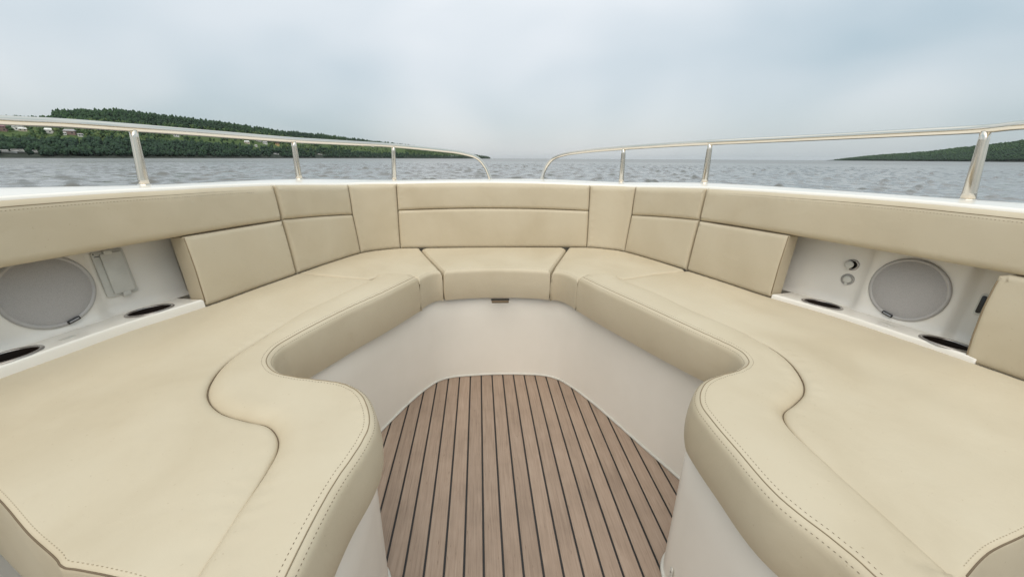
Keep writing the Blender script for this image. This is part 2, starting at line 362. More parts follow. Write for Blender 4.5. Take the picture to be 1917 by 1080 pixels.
# ------------------------------------------------------------------ the cockpit's lining surface: chart (s along, v up, w inward)
ZS = .465                                   # seat top
half = [(0, 1.765), (.18, 1.767), (.31, 1.764), (.43, 1.755), (.497, 1.728), (.556, 1.69), (.64, 1.548), (.71, 1.40), (.776, 1.249), (.829, 1.118), (.92, .945), (.975, .80), (1.03, .64), (1.09, .40), (1.14, .0), (1.17, -.5), (1.18, -1.2), (1.18, -2.0)]
cv = catmull([(-x, y) for x, y in half[:0:-1]]+half, 16)
Lc = np.r_[0, np.cumsum(np.hypot(*np.diff(cv, axis=0).T))]; Lc -= np.interp(0, cv[:, 0], Lc)
SS = np.arange(Lc[0], Lc[-1], .01); PX = np.interp(SS, Lc, cv[:, 0]); PY = np.interp(SS, Lc, cv[:, 1])
def sm(a, k=3): return np.convolve(np.pad(a, k, 'edge'), np.ones(2*k+1)/(2*k+1), 'valid')
TX, TY = sm(sm(np.gradient(PX, SS))), sm(sm(np.gradient(PY, SS))); nn_ = np.hypot(TX, TY); TX /= nn_; TY /= nn_
cT, sT = math.cos(R(7)), math.sin(R(7))
def bmap(s, v, w):
    s = np.asarray(s, float); o = np.asarray(v)*sT-np.asarray(w)*cT
    return np.stack([np.interp(s, SS, PX)-np.interp(s, SS, TY)*o, np.interp(s, SS, PY)+np.interp(s, SS, TX)*o, ZS+np.asarray(v)*cT+np.asarray(w)*sT+0*s], -1)
def bm3(q): return bmap(q[:, 0], q[:, 1], q[:, 2])
_gs, _gv = np.meshgrid(np.linspace(-1.9, 1.9, 120), np.linspace(-.1, .4, 20))
def binv(px, py, w=0.):
    P = bmap(_gs, _gv, w)-CB.c; z = P@CB.fw; zz = np.where(z > .05, z, 1)
    e = np.where(z > .05, (W_PX/2+F_PX*(P@CB.r)/zz-px)**2+(H_PX/2-F_PX*(P@CB.u)/zz-py)**2, 1e12)
    i = np.unravel_index(np.argmin(e), e.shape); s, v = _gs[i], _gv[i]
    for _ in range(25):
        g = lambda a, b: CB.proj(bmap(a, b, w))-np.array([px, py])
        r = g(s, v); J = np.stack([(g(s+1e-4, v)-r)/1e-4, (g(s, v+1e-4)-r)/1e-4], 1); st = np.linalg.solve(J, -r)
        s += float(np.clip(st[0], -.1, .1)); v += float(np.clip(st[1], -.1, .1))
    return np.array([s, v])
def bframe(s, v, w):
    O = bmap(s, v, w); e = 1e-3; ex = bmap(s+e, v, w)-bmap(s-e, v, w); ez = bmap(s, v, w+e)-O
    ex /= np.linalg.norm(ex); ez /= np.linalg.norm(ez); ey = np.cross(ez, ex); return O, ex, ey, ez
_va = [0, .2, .415, .59, .91, 1.12, 1.31, 1.5, 1.65, 2.5, 5]; _vb = [.279, .277, .272, .275, .300, .310, .316, .320, .321, .325, .33]
def vtop(s): return np.interp(np.abs(s), _va, _vb)
def seat(*px, z=ZS): return np.array([CB.atz(x, y, z)[:2] for x, y in px])
def smap(q): return np.c_[q[:, 0], q[:, 1], ZS+q[:, 2]]
def back_line(s0, s1, w=.006, n=40): 
    q = bmap(np.linspace(s0, s1, n), 0., w); return q[:, :2]

#=BODY=
# ================================================================== SETTING: sea
def build_sea():
    az = np.r_[np.linspace(-180, -78, 40, endpoint=False), np.linspace(-78, 78, 800), np.linspace(78, 180, 41)[1:-1]]+4.8
    rr = np.r_[np.geomspace(1.0, 16, 34, endpoint=False), np.geomspace(16, 170, 560, endpoint=False), np.geomspace(170, 420, 70, endpoint=False), np.geomspace(420, 26000, 60)]
    A, D = np.meshgrid(np.radians(az), rr); X = D*np.sin(A); Y = D*np.cos(A); Z = np.zeros_like(X)
    rng = np.random.default_rng(11); wind = R(-24); fade = np.clip(1.25-D/420, 0, 1); res = np.maximum(D*np.where(D < 170, .0042, .0125), .05)
    G = np.zeros_like(X)
    for k in range(10):
        th = rng.uniform(0, 6.28); f = rng.uniform(1.0, 4.5); G += np.sin((X*math.sin(th)+Y*math.cos(th))*f+rng.uniform(0, 6.28))
    G = np.clip(.48+.42*G/5**.5, .08, 1.5)**1.3            # gusts: short steep wavelets come in patches
    for k in range(70):
        long_ = k < 20; lam = float(np.exp(rng.uniform(np.log(4.0), np.log(11)))) if long_ else float(np.exp(rng.uniform(np.log(.5), np.log(2.4))))
        th = wind+rng.normal()*(.35 if long_ else .6); amp = (.010 if long_ else .058)*rng.uniform(.6, 1.3)*lam/6.283
        ph = 6.283/lam*(X*math.sin(th)+Y*math.cos(th))+rng.uniform(0, 6.28); s_ = np.sin(ph)
        Z += amp*(s_+.3*(s_*s_-.5))*(1 if long_ else G)*fade*np.clip(lam/(res*2.6)-.35, 0, 1)
    Z *= np.clip((D-2.5)/4, 0.2, 1)
    na = len(az); nr = len(rr); V = np.stack([X.ravel(), Y.ravel(), Z.ravel()], 1)
    i, j = np.meshgrid(np.arange(nr-1), np.arange(na), indexing='ij'); j2 = (j+1) % na
    F = np.stack([i*na+j, (i+1)*na+j, (i+1)*na+j2, i*na+j2], -1).reshape(-1, 4)[:, ::-1]
    me = bpy.data.meshes.new('sea'); me.vertices.add(len(V)); me.vertices.foreach_set('co', V.ravel()); me.loops.add(F.size); me.loops.foreach_set('vertex_index', F.ravel())
    me.polygons.add(len(F)); me.polygons.foreach_set('loop_start', np.arange(0, F.size, 4)); me.polygons.foreach_set('loop_total', np.full(len(F), 4)); me.update()
    me.polygons.foreach_set('use_smooth', np.ones(len(F), bool)); me.materials.append(m_water())
    o = bpy.data.objects.new('sea', me); COL.objects.link(o); tag(o, 'grey rippled sea water reaching to the horizon', 'sea', kind='structure')
build_sea()

# ================================================================== SETTING: wooded shores
def smooth_noise(x, y, sc, seed):
    rng = np.random.default_rng(seed); v = 0
    for k in range(9):
        a = rng.uniform(0, 6.28); f = sc*2**rng.uniform(-.6, 1.4); v = v+np.sin((x*math.cos(a)+y*math.sin(a))*f+rng.uniform(0, 6.28))/9**.5
    return v
class Shore:
    def __init__(s, xs, ytop, ds, dr, prof, seed, bank):
        s.xs, s.yt, s.ds, s.dr, s.prof, s.seed, s.bank = xs, ytop, ds, dr, prof, seed, bank
    def pt(s, x, t):
        x = np.asarray(x, float); t = np.asarray(t, float); x, t = np.broadcast_arrays(x, t); sh = x.shape; x = x.ravel(); t = t.ravel()
        yt = np.interp(x, s.xs, s.yt); D0 = np.interp(x, s.xs, s.ds); D1 = np.interp(x, s.xs, s.dr); hy = 297+(x-958.5)*11/1917
        dt = CW.fw*F_PX+np.outer(x-W_PX/2, CW.r)+np.outer(H_PX/2-yt, CW.u); dh = CW.fw*F_PX+np.outer(x-W_PX/2, CW.r)+np.outer(H_PX/2-hy, CW.u)
        a1 = np.arctan2(dt[:, 0], dt[:, 1]); a0 = np.arctan2(dh[:, 0], dh[:, 1]); zr = np.maximum(HW+D1*dt[:, 2]/np.hypot(dt[:, 0], dt[:, 1]), 1.0)
        tt = np.clip(t, 0, 1); az = a0+(a1-a0)*tt; D = D0+(D1-D0)*t; X = D*np.sin(az); Y = D*np.cos(az)
        base = np.interp(t, s.prof[0], s.prof[1]); n = smooth_noise(X, Y, .02, s.seed)
        Z = zr*(base+.03*n*np.clip(t*3, 0, 1)*np.clip(1-np.abs(t-1)*0, 0, 1)*(np.abs(t-1) > .12))
        Z = np.where(t <= 0.001, -.8, Z)
        return np.stack([X, Y, Z], -1).reshape(*sh, 3)
    def find(s, x, y):                       # ground point that shows at a pixel
        t = np.linspace(.02, 1, 300); P = s.pt(np.full(300, x), t); v = P-CW.c; z = v@CW.fw; py = H_PX/2-F_PX*(v@CW.u)/z
        k = int(np.argmin(abs(py-y))); return P[k]
    def terrain(s, name, label, mat, nx, nt_=46, tmax=1.7):
        x = np.interp(np.linspace(0, 1, nx), np.linspace(0, 1, len(s.xs)), s.xs); t = np.r_[np.linspace(-.05, .3, 14, endpoint=False), np.linspace(.3, tmax, nt_-14)]
        P = s.pt(x[:, None], np.maximum(t, 0)[None, :]); P[:, t < 0, 2] = -3
        o = link_mesh(name, P.reshape(-1, 3), grid_faces(nx, nt_), mat); tag(o, label, 'hill', kind='structure'); return o
def ico():
    import bmesh
    bm = bmesh.new(); bmesh.ops.create_icosphere(bm, subdivisions=1, radius=1); V = np.array([v.co[:] for v in bm.verts]); F = np.array([[v.index for v in f.verts] for f in bm.faces]); bm.free()
    bm = bmesh.new(); bmesh.ops.create_icosphere(bm, subdivisions=2, radius=1); V2 = np.array([v.co[:] for v in bm.verts]); F2 = np.array([[v.index for v in f.verts] for f in bm.faces]); bm.free()
    return (V, F), (V2, F2)
ICO1, ICO2 = ico()
def forest(name, label, items, seed, hi=False):
    """items: rows (x, y, z ground, radius, height, tint); crowns of two or three ragged lobes joined to one mass"""
    rng = np.random.default_rng(seed); BV, BF = ICO2 if hi else ICO1; VV = []; FF = []; TT = []; o = 0
    for (x, y, z, r_, h, tint) in items:
        for l in range(3):
            lr = r_*(.78-.12*l)*rng.uniform(.85, 1.15); j = 1+rng.normal(size=(len(BV), 1))*.17
            c = np.array([x+rng.normal()*r_*.3, y+rng.normal()*r_*.3, z+h*(.42+.2*l)*rng.uniform(.9, 1.08)])
            v = BV*j*np.array([lr, lr, h*.30])+c; VV.append(v); FF.append(BF+o); o += len(v); TT.append(np.full(len(v), np.clip(tint+rng.normal()*.08+.06*l, 0, 1)))
    V = np.vstack(VV); F = np.vstack(FF); me = bpy.data.meshes.new(name)
    me.vertices.add(len(V)); me.vertices.foreach_set('co', V.ravel()); me.loops.add(F.size); me.loops.foreach_set('vertex_index', F.ravel())
    me.polygons.add(len(F)); me.polygons.foreach_set('loop_start', np.arange(0, F.size, 3)); me.polygons.foreach_set('loop_total', np.full(len(F), 3)); me.update()
    a = me.attributes.new('tint', 'FLOAT', 'POINT'); a.data.foreach_set('value', np.concatenate(TT)); me.materials.append(M_TREE)
    ob = bpy.data.objects.new(name, me); COL.objects.link(ob); tag(ob, label, 'forest', kind='stuff'); return ob
M_TREE = m_tree()
xsL = [-3200, -1600, -700, -300, 0, 60, 100, 106, 160, 225, 330, 400, 450, 500, 525, 600, 690, 740, 790, 850, 890, 918]
ytL = [240, 225, 225, 228, 231, 231, 230, 220, 218, 217, 228, 236, 242, 248, 252, 256, 267, 272, 277, 284, 290.5, 294.5]
dsL = [420, 420, 440, 470, 500, 510, 515, 516, 530, 545, 590, 640, 690, 750, 790, 920, 1120, 1250, 1400, 1600, 1750, 1850]
drL = [760, 760, 780, 800, 830, 830, 830, 830, 840, 850, 900, 950, 1000, 1060, 1100, 1240, 1450, 1580, 1700, 1850, 1900, 1930]
PR = ([0, .03, .07, .22, .34, .6, .85, 1, 1.25, 1.7], [0, .02, .035, .22, .34, .62, .86, 1, .9, .4])
SHL = Shore(xsL, ytL, dsL, drL, PR, 3, 14)
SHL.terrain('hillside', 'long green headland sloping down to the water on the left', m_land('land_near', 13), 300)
xsR = [1546, 1590, 1620, 1660, 1700, 1740, 1780, 1830, 1880, 1917, 2000, 2200, 2700, 3600, 5200]
ytR = [300.6, 297, 295, 292, 289.5, 287, 282, 277, 272, 267, 256, 240, 225, 230, 245]
dsR = [3000, 2850, 2700, 2500, 2300, 2150, 2000, 1850, 1700, 1600, 1450, 1250, 1000, 900, 900]
drR = [3050, 3000, 2900, 2750, 2600, 2450, 2350, 2200, 2100, 2000, 1850, 1650, 1400, 1300, 1300]
SHR = Shore(xsR, ytR, dsR, drR, PR, 8, 25)
SHR.terrain('wooded_headland', 'dark wooded headland far across the water on the right', m_land('land_far', 20), 160)
rng = np.random.default_rng(5); items = []
HSP = [(8, 246, 14), (36, 244, 18), (48, 246, 12), (98, 250, 17), (134, 252, 17), (123, 253, 8), (153, 256, 9), (331, 256, 10), (463, 269, 10), (484, 265, 12), (497, 270, 10), (480, 275, 7), (520, 273, 9), (563, 268, 12), (574, 266, 9), (610, 270, 9), (678, 274, 7), (697, 275, 9), (11, 287.3, 16), (33, 286.5, 16), (45, 286.3, 12), (67, 288.2, 12), (516, 290.2, 9), (598, 290.6, 9)]
def blocks(P, h):
    a = CW.proj(P); top = CW.proj(P+np.array([0, 0, h]))[1]
    return any(abs(a[0]-hx) < hw_*.62+3 and a[1] > hy-1 and top < hy-.5 for hx, hy, hw_ in HSP)
for k in range(13500):                                        # the wood over the near headland
    x = rng.uniform(-260, 915) if k < 12300 else rng.uniform(-2600, -260); t = rng.uniform(.05, 1.1)
    if x < 760 and .30 < t < .74 and rng.random() < .80+.25*float(smooth_noise(*SHL.pt(x, t)[:2], .012, 33)): continue           # gardens and meadows
    P = SHL.pt(x, t); sz = rng.uniform(.7, 1.3)*min(1, .35+max(0, 915-x)/260); ti = .40+.5*rng.random() if t < .76 else .12+.18*rng.random()
    ti += .16*float(smooth_noise(P[0], P[1], .018, 21))
    if t < .30: ti = .0+.12*rng.random()  # shade on the low bank is put into the tint of its trees
    if blocks(P, 8*sz): continue
    items.append((*P, 2.3*sz, 5.6*sz*(1.25 if t > .85 else 1), ti))
for x in np.r_[np.arange(104, 700, 1.8), np.arange(700, 880, 4)]:          # the crest line
    for q in range(3):
        xx = x+rng.normal()*2; P = SHL.pt(xx, rng.uniform(.93, 1.02)); sz = rng.uniform(.6, 1.25)*(1 if x < 560 else .72)
        if x > 640 and rng.random() < .35: continue
        items.append((*P, 2.3*sz, 8.0*sz, .10+.18*rng.random()))
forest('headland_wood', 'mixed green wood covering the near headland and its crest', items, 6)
items = []
for k in range(6000):
    x = rng.uniform(1562, 1960) if k < 5200 else rng.uniform(1960, 4200); t = rng.uniform(.06, 1.05); P = SHR.pt(x, t); sz = rng.uniform(.8, 1.3)*min(1, .3+(x-1560)/90)
    items.append((*P, 4.6*sz, 7*sz, (.22 if t > .5 else .02)+.2*rng.random()))
forest('far_wood', 'dense dark wood covering the far headland on the right', items, 7)

# ================================================================== BOAT HULL and DECK (white moulded shell)
S_all = np.r_[np.arange(-3.7, 3.701, .04)]
feet = {}                                    # rail feet: pixel and distance ahead
for k, (px, py, Y) in {'L3': (270, 346, 1.38), 'L2': (560, 335, 1.95), 'L1': (738, 337, 2.5), 'L0': (918, 335, 2.76), 'R0': (1014, 335, 2.76), 'R1': (1163, 341, 2.2), 'R2': (1319, 342, 1.78), 'R3': (1812, 373, 1.05)}.items():
    feet[k] = CB.aty(px, py, Y)
fs = [(-3.7, (-1.42, -1.4, .80)), (-2.4, (-1.40, .1, .80)), (-1.6, (-1.30, .9, .795)), (-1.18, feet['L3']), (-.78, feet['L2']), (-.46, feet['L1']), (-.12, feet['L0']), (.12, feet['R0']), (.52, feet['R1']), (.80, feet['R2']), (1.42, feet['R3']), (1.75, (1.36, .7, .79)), (2.4, (1.42, .1, .80)), (3.7, (1.44, -1.4, .80))]
_fc = catmull([np.r_[a, b] for a, b in fs], 14)
def foot_curve(s): return np.stack([np.interp(s, _fc[:, 0], _fc[:, k]) for k in (1, 2, 3)], -1)
hull = Boat('boat', (0, 1.0, -.75), 'white moulded hull and coaming of the open motor boat', 'boat')
def build_coaming():
    prof = [(-.05, -.12), (-.012, -.03), (-.010, -.002), (-.0105, .005), (-.015, .0095), (-.024, .0112), (-.05, .0112), (-.10, .008), (-.13, .003)]
    rows = [bmap(S_all, vtop(S_all)+dv, w) for w, dv in prof]; E = rows[-1]; Fc = foot_curve(S_all)
    for f in (.2, .45, .75, .96): 
        q = E+(Fc-E)*f; q[:, 2] += .012*math.sin(math.pi*f)*0; rows.append(q)
    T = np.gradient(Fc, axis=0); T[:, 2] = 0; T /= np.linalg.norm(T, axis=1)[:, None]; No = np.stack([-T[:, 1], T[:, 0], 0*T[:, 0]], 1)
    for o_, dz in ((.03, -.004), (.055, -.014), (.068, -.03), (.07, -.05)): rows.append(Fc+No*o_+np.array([0, 0, dz]))
    V = np.stack(rows, 1).reshape(-1, 3); n = len(rows)
    hull.add('gunwale', (V, grid_faces(len(S_all), n)), MG)
    top = rows[-1]; side = [top]
    for f in (.12, .3, .55, .8, 1.0):
        q = top.copy(); c = np.array([.1, 0.2, 0]); sc_ = 1-.34*f**1.4; q[:, 0] = c[0]+(q[:, 0]-c[0])*sc_; q[:, 1] = np.where(q[:, 1] > .2, .2+(q[:, 1]-.2)*(1-.2*f), q[:, 1]); q[:, 2] = top[:, 2]*(1-f)+(-1.05)*f; side.append(q)
    hull.add('hull_side', (np.stack(side, 1).reshape(-1, 3), grid_faces(len(S_all), len(side))), MG)
build_coaming()

# side pockets behind the seats: shelf, lip and back wall of the moulding
VSHS = {-1: .020, 1: .0115}
cupL = [seat((267, 573), z=.485)[0], seat((6, 661), z=.485)[0]]; cupR = [seat((1546, 563), z=.476)[0], seat((1776, 640), z=.476)[0]]
def sw_of(xy):                                # plan point -> (s, w) on the shelf
    VSH = VSHS[1 if xy[0] > 0 else -1]; g = np.linspace(-1.9, 1.9, 1900); P = bmap(g, VSH, 0.)[:, :2]; j = int(np.argmin(((P-xy)**2).sum(1)))
    O, ex, ey, ez = bframe(g[j], VSH, 0.); return np.array([g[j], max(-.052, float((np.r_[xy, O[2]]-O)@ez))])
def build_pocket(sgn, s_f, s_a, cups, panel):
    lo, hi = (s_f, s_a) if sgn > 0 else (s_a, s_f); WB = -.124; VSH = VSHS[sgn]
    out_ = [(lo, -.132), (hi, -.132)]+[(q, .004) for q in np.linspace(hi, lo, 24)]
    hs = [(sw_of(c), .0455) for c in cups]; hs = [h for h in hs if lo+.06 < h[0][0] < hi-.03]
    pd = Pad(out_, .006, .004, .055, lambda q: bmap(q[:, 0], VSH+q[:, 2], q[:, 1]), grid=.02, step=.008, holes=hs, wob=0, cap=False)
    weld_auto(hull.add('shelf', pd.vf(), MG), 50)
    sx = np.linspace(lo-(.04 if sgn > 0 else 0), hi+(.04 if sgn < 0 else 0), 60); v = np.r_[VSH-.0004, VSH+.001, VSH+.004, VSH+.015, np.linspace(VSH+.03, .29, 12)]; G = []
    for a in sx:
        col_ = []
        for b in v:
            w = WB+.009*max(0, 1-(b-VSH)/.016)**2 if b >= VSH else WB+.009
            d_ = min(abs(a-panel[0]), abs(a-panel[1])); ins = panel[0] < a < panel[1]
            k = .5+.5*(d_ if ins else -d_)/.011; w += .016*min(1, max(0, k))
            e_ = max(0, hi-a if sgn > 0 else a-lo); w += .03*max(0, 1-e_/.03)**2
            col_.append(bmap(a, b, w))
        G.append(col_)
    hull.add('pocket_wall', (np.array(G).reshape(-1, 3), grid_faces(60, len(v), True)), MG)
panL = (-1.575, -1.388); panR = (1.393, 1.585)
build_pocket(-1, -1.228, -1.95, cupL, panL); build_pocket(1, 1.228, 1.675, cupR, panR)

# seat base: the moulded wall round the foot well
WL = [(-.272, -1.6), (-.272, -.4), (-.272, .35), (-.272, .575), (-.279, .635), (-.305, .668), (-.37, .690), (-.45, .712), (-.505, .75), (-.522, .805), (-.497, .895), (-.45, 1.01), (-.395, 1.145), (-.34, 1.265), (-.285, 1.362), (-.24, 1.415), (-.19, 1.438), (-.10, 1.449), (0, 1.452)]
WR = [(.327, -1.6), (.327, -.4), (.327, .35), (.327, .555), (.334, .612), (.36, .645), (.415, .668), (.475, .698), (.512, .745), (.520, .80), (.49, .88), (.44, 1.0), (.388, 1.128), (.335, 1.25), (.282, 1.348), (.238, 1.403), (.19, 1.430), (.10, 1.446)]
WALL = catmull(WL+WR[::-1], 10)
def build_base():
    n = len(WALL); T = np.gradient(WALL, axis=0); T /= np.linalg.norm(T, axis=1)[:, None]; No = np.stack([-T[:, 1], T[:, 0]], 1); rows = []
    for o_, z in ((.012, -.02), (.0, -.02), (0, .004), (0, .12), (.0, .25), (.001, .342), (.004, .347), (.03, .348), (.06, .348), (.06, .30)):
        zz = z+(.030*np.clip((1.10-WALL[:, 1])/.3, 0, 1) if z > .29 else 0); rows.append(np.c_[WALL+No*o_, np.zeros(n)+zz])
    weld_auto(hull.add('seat_base', (np.stack(rows, 1).reshape(-1, 3), grid_faces(n, len(rows), True)), MG), 50)
    hull.add('floor_bead', tube(np.c_[WALL-No*.001, np.full(n, .003)], .0045, 6), M_WPL)
build_base()

# deck: caulked teak, each plank its own piece
deck = Boat('deck', (0, .6, -.01), 'teak planked foot well deck with black caulking lines', 'deck', kind='structure')
wallL = WALL[WALL[:, 0] <= 0]; wallR = WALL[WALL[:, 0] > 0]
def far_y(x):
    best = 0
    A, B = WALL[:-1], WALL[1:]
    for a, b in zip(A, B):
        if (a[0]-x)*(b[0]-x) <= 0 and abs(a[0]-b[0]) > 1e-9:
            best = max(best, a[1]+(b[1]-a[1])*(x-a[0])/(b[0]-a[0]))
    return best
deck.add('caulk_bed', rbox(np.array([0, .0, -.010]), np.array([1., 0, 0]), np.array([0, 1., 0]), np.array([0, 0, 1.]), .56, 1.47, .0085, .001, .01), M_CAULK, smooth=False)
PW, GAP = .04444, .0050
for k in range(-10, 14):
    xa = -.0702+PW*(k-.0)+GAP/2; xb = xa+PW-GAP
    if xa < -.515 or xb > .515: continue
    xs_ = np.linspace(xa, xb, 5); yt = [far_y(x)+.003 for x in xs_]
    if min(yt) < .3: continue
    y0 = -1.45; ring = [(xa, y0), (xb, y0)]+[(x, y) for x, y in zip(xs_[::-1], yt[::-1])]; n = len(ring); c = np.mean(ring, 0)
    V = [(x, y, -.006) for x, y in ring]+[(x, y, -.0010) for x, y in ring]+[(x+(.0009 if x < c[0] else -.0009)*(abs(x-c[0]) > .015), y, 0) for x, y in ring]
    F = [(j, (j+1) % n, n+(j+1) % n, n+j) for j in range(n)]+[(n+j, n+(j+1) % n, 2*n+(j+1) % n, 2*n+j) for j in range(n)]+[tuple(2*n+j for j in range(n))]
    deck.add('plank', (V, F), MT, smooth=False)
# ================================================================== CUSHIONS: seats
def mixed(*runs):
    """runs: (points, r, d, thick[, spline]) -> outline points with edge attributes"""
    P = []; r_ = []; d_ = []; t_ = []
    for run in runs:
        pts = np.asarray(run[0], float)
        if len(run) > 4 and run[4]: 
            pts = catmull(pts, 8)
        m = len(pts); P.append(pts)
        for lst, v in ((r_, run[1]), (d_, run[2]), (t_, run[3])):
            v = np.asarray(v, float); lst.append(np.interp(np.linspace(0, 1, m), np.linspace(0, 1, len(v)), v) if v.ndim else np.full(m, float(v)))
    return np.vstack(P), np.concatenate(r_), np.concatenate(d_), np.concatenate(t_)
frontL = catmull(np.vstack([seat((783, 524), (720, 556), (660, 584), (600, 615), (555, 640), (527, 658), (513, 680), (527, 699), (560, 708), (600, 713), (650, 720), (685, 738), (703, 768), (707, 805), (690, 845), (640, 925), (565, 1080)), [(-.262, .16)]]), 8)
frontR = catmull(np.vstack([seat((1083, 524), (1140, 552), (1200, 580), (1250, 604), (1300, 628), (1345, 649), (1375, 665), (1388, 682), (1372, 696), (1340, 705), (1312, 717), (1297, 738), (1297, 765), (1320, 800), (1360, 850), (1440, 945), (1600, 1080)), [(.337, .12)]]), 8)
seamL = catmull(np.vstack([seat((700, 523), (630, 556), (560, 590), (480, 640), (420, 682), (392, 718), (388, 745), (412, 771), (460, 786), (500, 795), (518, 815), (518, 838), (500, 875), (450, 955), (370, 1080)), [(-.372, .22)]]), 8)
seamR = catmull(np.vstack([seat((1160, 523), (1230, 551), (1290, 580), (1400, 628), (1470, 670), (1503, 710), (1506, 735), (1488, 755), (1469, 770), (1470, 785), (1490, 812), (1560, 880), (1660, 970), (1770, 1070)), [(.436, .17)]]), 8)
def strength(seam, ya, yb):                    # how deep the S-shaped tuck is along the seam
    y = seam[:, 1]; return np.clip(np.minimum((y-ya)/.09, (yb-y)/.20), 0, 1)
def seam_cord(pad, line, r_=.0009, lift=.0):
    q = resample(line, .008); return tube(pad.on(q, lift), r_, 6)
def side_seat(front, seam, aft, s_range, far_end, crease, label, ya, yb, st_ya):
    P0 = np.mean(seam, 0); c = Boat('seat_cushion', (P0[0], P0[1], .35), label, 'seat cushion', 'seat cushions of the bow lounge')
    st = strength(seam, ya, yb)
    # raised bolster along the foot well
    o, r_, d_, t_ = mixed((front, .020, .020, [.115, .113, .104, .092, .088, .087, .087, .087]), (np.array([[*front[-1]], [*seam[-1]]])[1:], .015, .012, .115), (seam[::-1], (.075-.040*st)[::-1], (.013+.010*st)[::-1], .02+.0*st), (far_end, .016, .010, .115))
    b = Pad(o, r_, d_, t_, smap, h0=lambda q: np.full(len(q), .012), bulge=.004, grid=.022, step=.008, cap=False)
    bo = c.add('bolster', b.vf(), MV)
    # broad flat seat panel
    back = back_line(*s_range, w=.000)
    o, r_, d_, t_ = mixed((seam, (.03-.014*st), .0015+.007*st, .02+.0*st), (aft, .009, .008, .25), (back, .014, .010, .115), (crease, .012, .006, .05))
    ctr = np.mean(o, 0)
    p = Pad(o, r_, d_, t_, smap, h0=lambda q: .004*np.exp(-((q-ctr)**2).sum(1)/.06), bulge=.003, grid=.026, step=.009, wob=.0016, cap=False)
    po = c.add('seat_panel', p.vf(), MV)
    n_in = 1 if abs(offset_line(front, .01)[10][0]) > abs(front[10][0]) else -1
    lines = [offset_line(front, n_in*k) for k in (.0045, .0125, .0205)]
    keep = lambda L_: L_[(L_[:, 1] > .20)]
    c.add('welt', tube(b.on(resample(keep(lines[1]), .006), .0002), .0008, 6), M_SEAM, parent=bo)
    for k in (0, 2): c.add('stitching', dashes(b.on(resample(keep(lines[k]), .003), .0002)), M_THREAD_SHADE, parent=bo, kind='stuff')
    q = seam[st > .25]; c.add('tuck_seam_shade', tube(p.on(resample(q, .006), .0006), taper(resample(q, .006), .0012, .14), 6), M_THREAD_SHADE, parent=po)  # dark cord laid in the tuck as its crease shade
    n2 = 1 if offset_line(aft, .01)[len(aft)//2][1] > aft[len(aft)//2][1] else -1
    c.add('stitching', dashes(p.on(resample(offset_line(resample(aft, .01), n2*.007)[3:-3], .003), .0003)), M_TONE, parent=po, kind='stuff')
    c.add('edge_welt', tube(p.on(resample(offset_line(resample(aft, .01), n2*.0015)[2:-2], .006), .0003), .0011, 6), M_THREAD_SHADE, parent=po)
    return c, b, p
aftL = catmull([(-.376, .302), (-.45, .325), (-.512, .340), (-.527, .343), (-.538, .351), (-.60, .386), (-.68, .436), (-.85, .535), (-1.0, .62)], 6)
aftR = catmull([(.440, .258), (.514, .288), (.582, .305), (.70, .335), (.85, .37), (1.04, .41)], 6)
farL = seat((705, 519), (735, 516), (770, 518)); farR = seat((1097, 518), (1128, 516), (1155, 520))[::1]
crL = seat((556, 511), (630, 518), (690, 523))
crR = seat((1283, 507), (1230, 513), (1168, 523))
sL, bL, pL = side_seat(frontL, seamL[seamL[:, 1] > .29], aftL, (-1.72, -.915), farL, crL, 'long cream vinyl seat cushion with S-shaped tuck on the left side', .40, 1.02, .4)
sR, bR, pR = side_seat(frontR, seamR[seamR[:, 1] > .25], aftR, (1.93, .915), farR[::-1], crR, 'long cream vinyl seat cushion with S-shaped tuck on the right side', .44, .86, .4)
def small_seat(name, runs, label, front, inset=.0032):
    o, r_, d_, t_ = mixed(*runs); m_ = o.mean(0); c = Boat(name, (m_[0], m_[1], .35), label, 'seat cushion', 'seat cushions of the bow lounge')
    p = Pad(o, r_, d_, t_, smap, h0=lambda q: .004*np.exp(-((q-m_)**2).sum(1)/.03), bulge=.004, grid=.02, step=.007, inset=inset, cap=False)
    po = c.add('seat_panel', p.vf(), MV)
    for L_, dist in front:
        L_ = np.asarray(L_, float); n2 = dist if inside(offset_line(resample(L_, .01), dist)[len(resample(L_, .01))//2][None], p.P)[0] else -dist
        c.add('stitching', dashes(p.on(resample(offset_line(resample(L_, .008), n2), .003), .0002), w=.0005), M_SEAM, parent=po, kind='stuff')
    return c, p
gapL = seat((788, 466), (803, 483), (818, 498), (829, 508)); gapR = seat((1061, 466), (1049, 483), (1038, 498), (1031, 508))
cf = catmull(seat((830, 508), (850, 506.5), (890, 504.5), (930, 504), (975, 504.5), (1010, 506), (1031, 508)), 6)
cseat, pC = small_seat('seat_cushion', [(gapL[:-1], .014, .012, .115), (cf, .018, .018, .115), (gapR[::-1][1:], .014, .012, .115), (back_line(.31, -.31, -.004), .014, .010, .115)], 'small middle seat cushion at the bow under the central backrest', [(cf, .014), (gapL, .009), (gapR, .009)])
fcL = catmull(seat((785, 524), (795, 517), (808, 511), (822, 508), (829, 508.5)), 5); fcR = catmull(seat((1032, 508.5), (1040, 508), (1055, 511), (1070, 517), (1081, 524)), 5)
small_seat('seat_cushion', [(fcL, .016, .016, .115), (gapL[::-1][1:], .014, .012, .115), (back_line(-.335, -.895, -.004), .014, .010, .115), (crL, .012, .006, .05), (farL[:], .010, .006, .115)], 'left corner seat cushion between long left seat and middle bow seat', [(fcL, .013)])
small_seat('seat_cushion', [(fcR, .016, .016, .115), (farR, .010, .006, .115), (crR[::-1], .012, .006, .05), (back_line(.895, .335, -.004), .014, .010, .115), (gapR[:-1], .014, .012, .115)], 'right corner seat cushion between long right seat and middle bow seat', [(fcR, .013)])

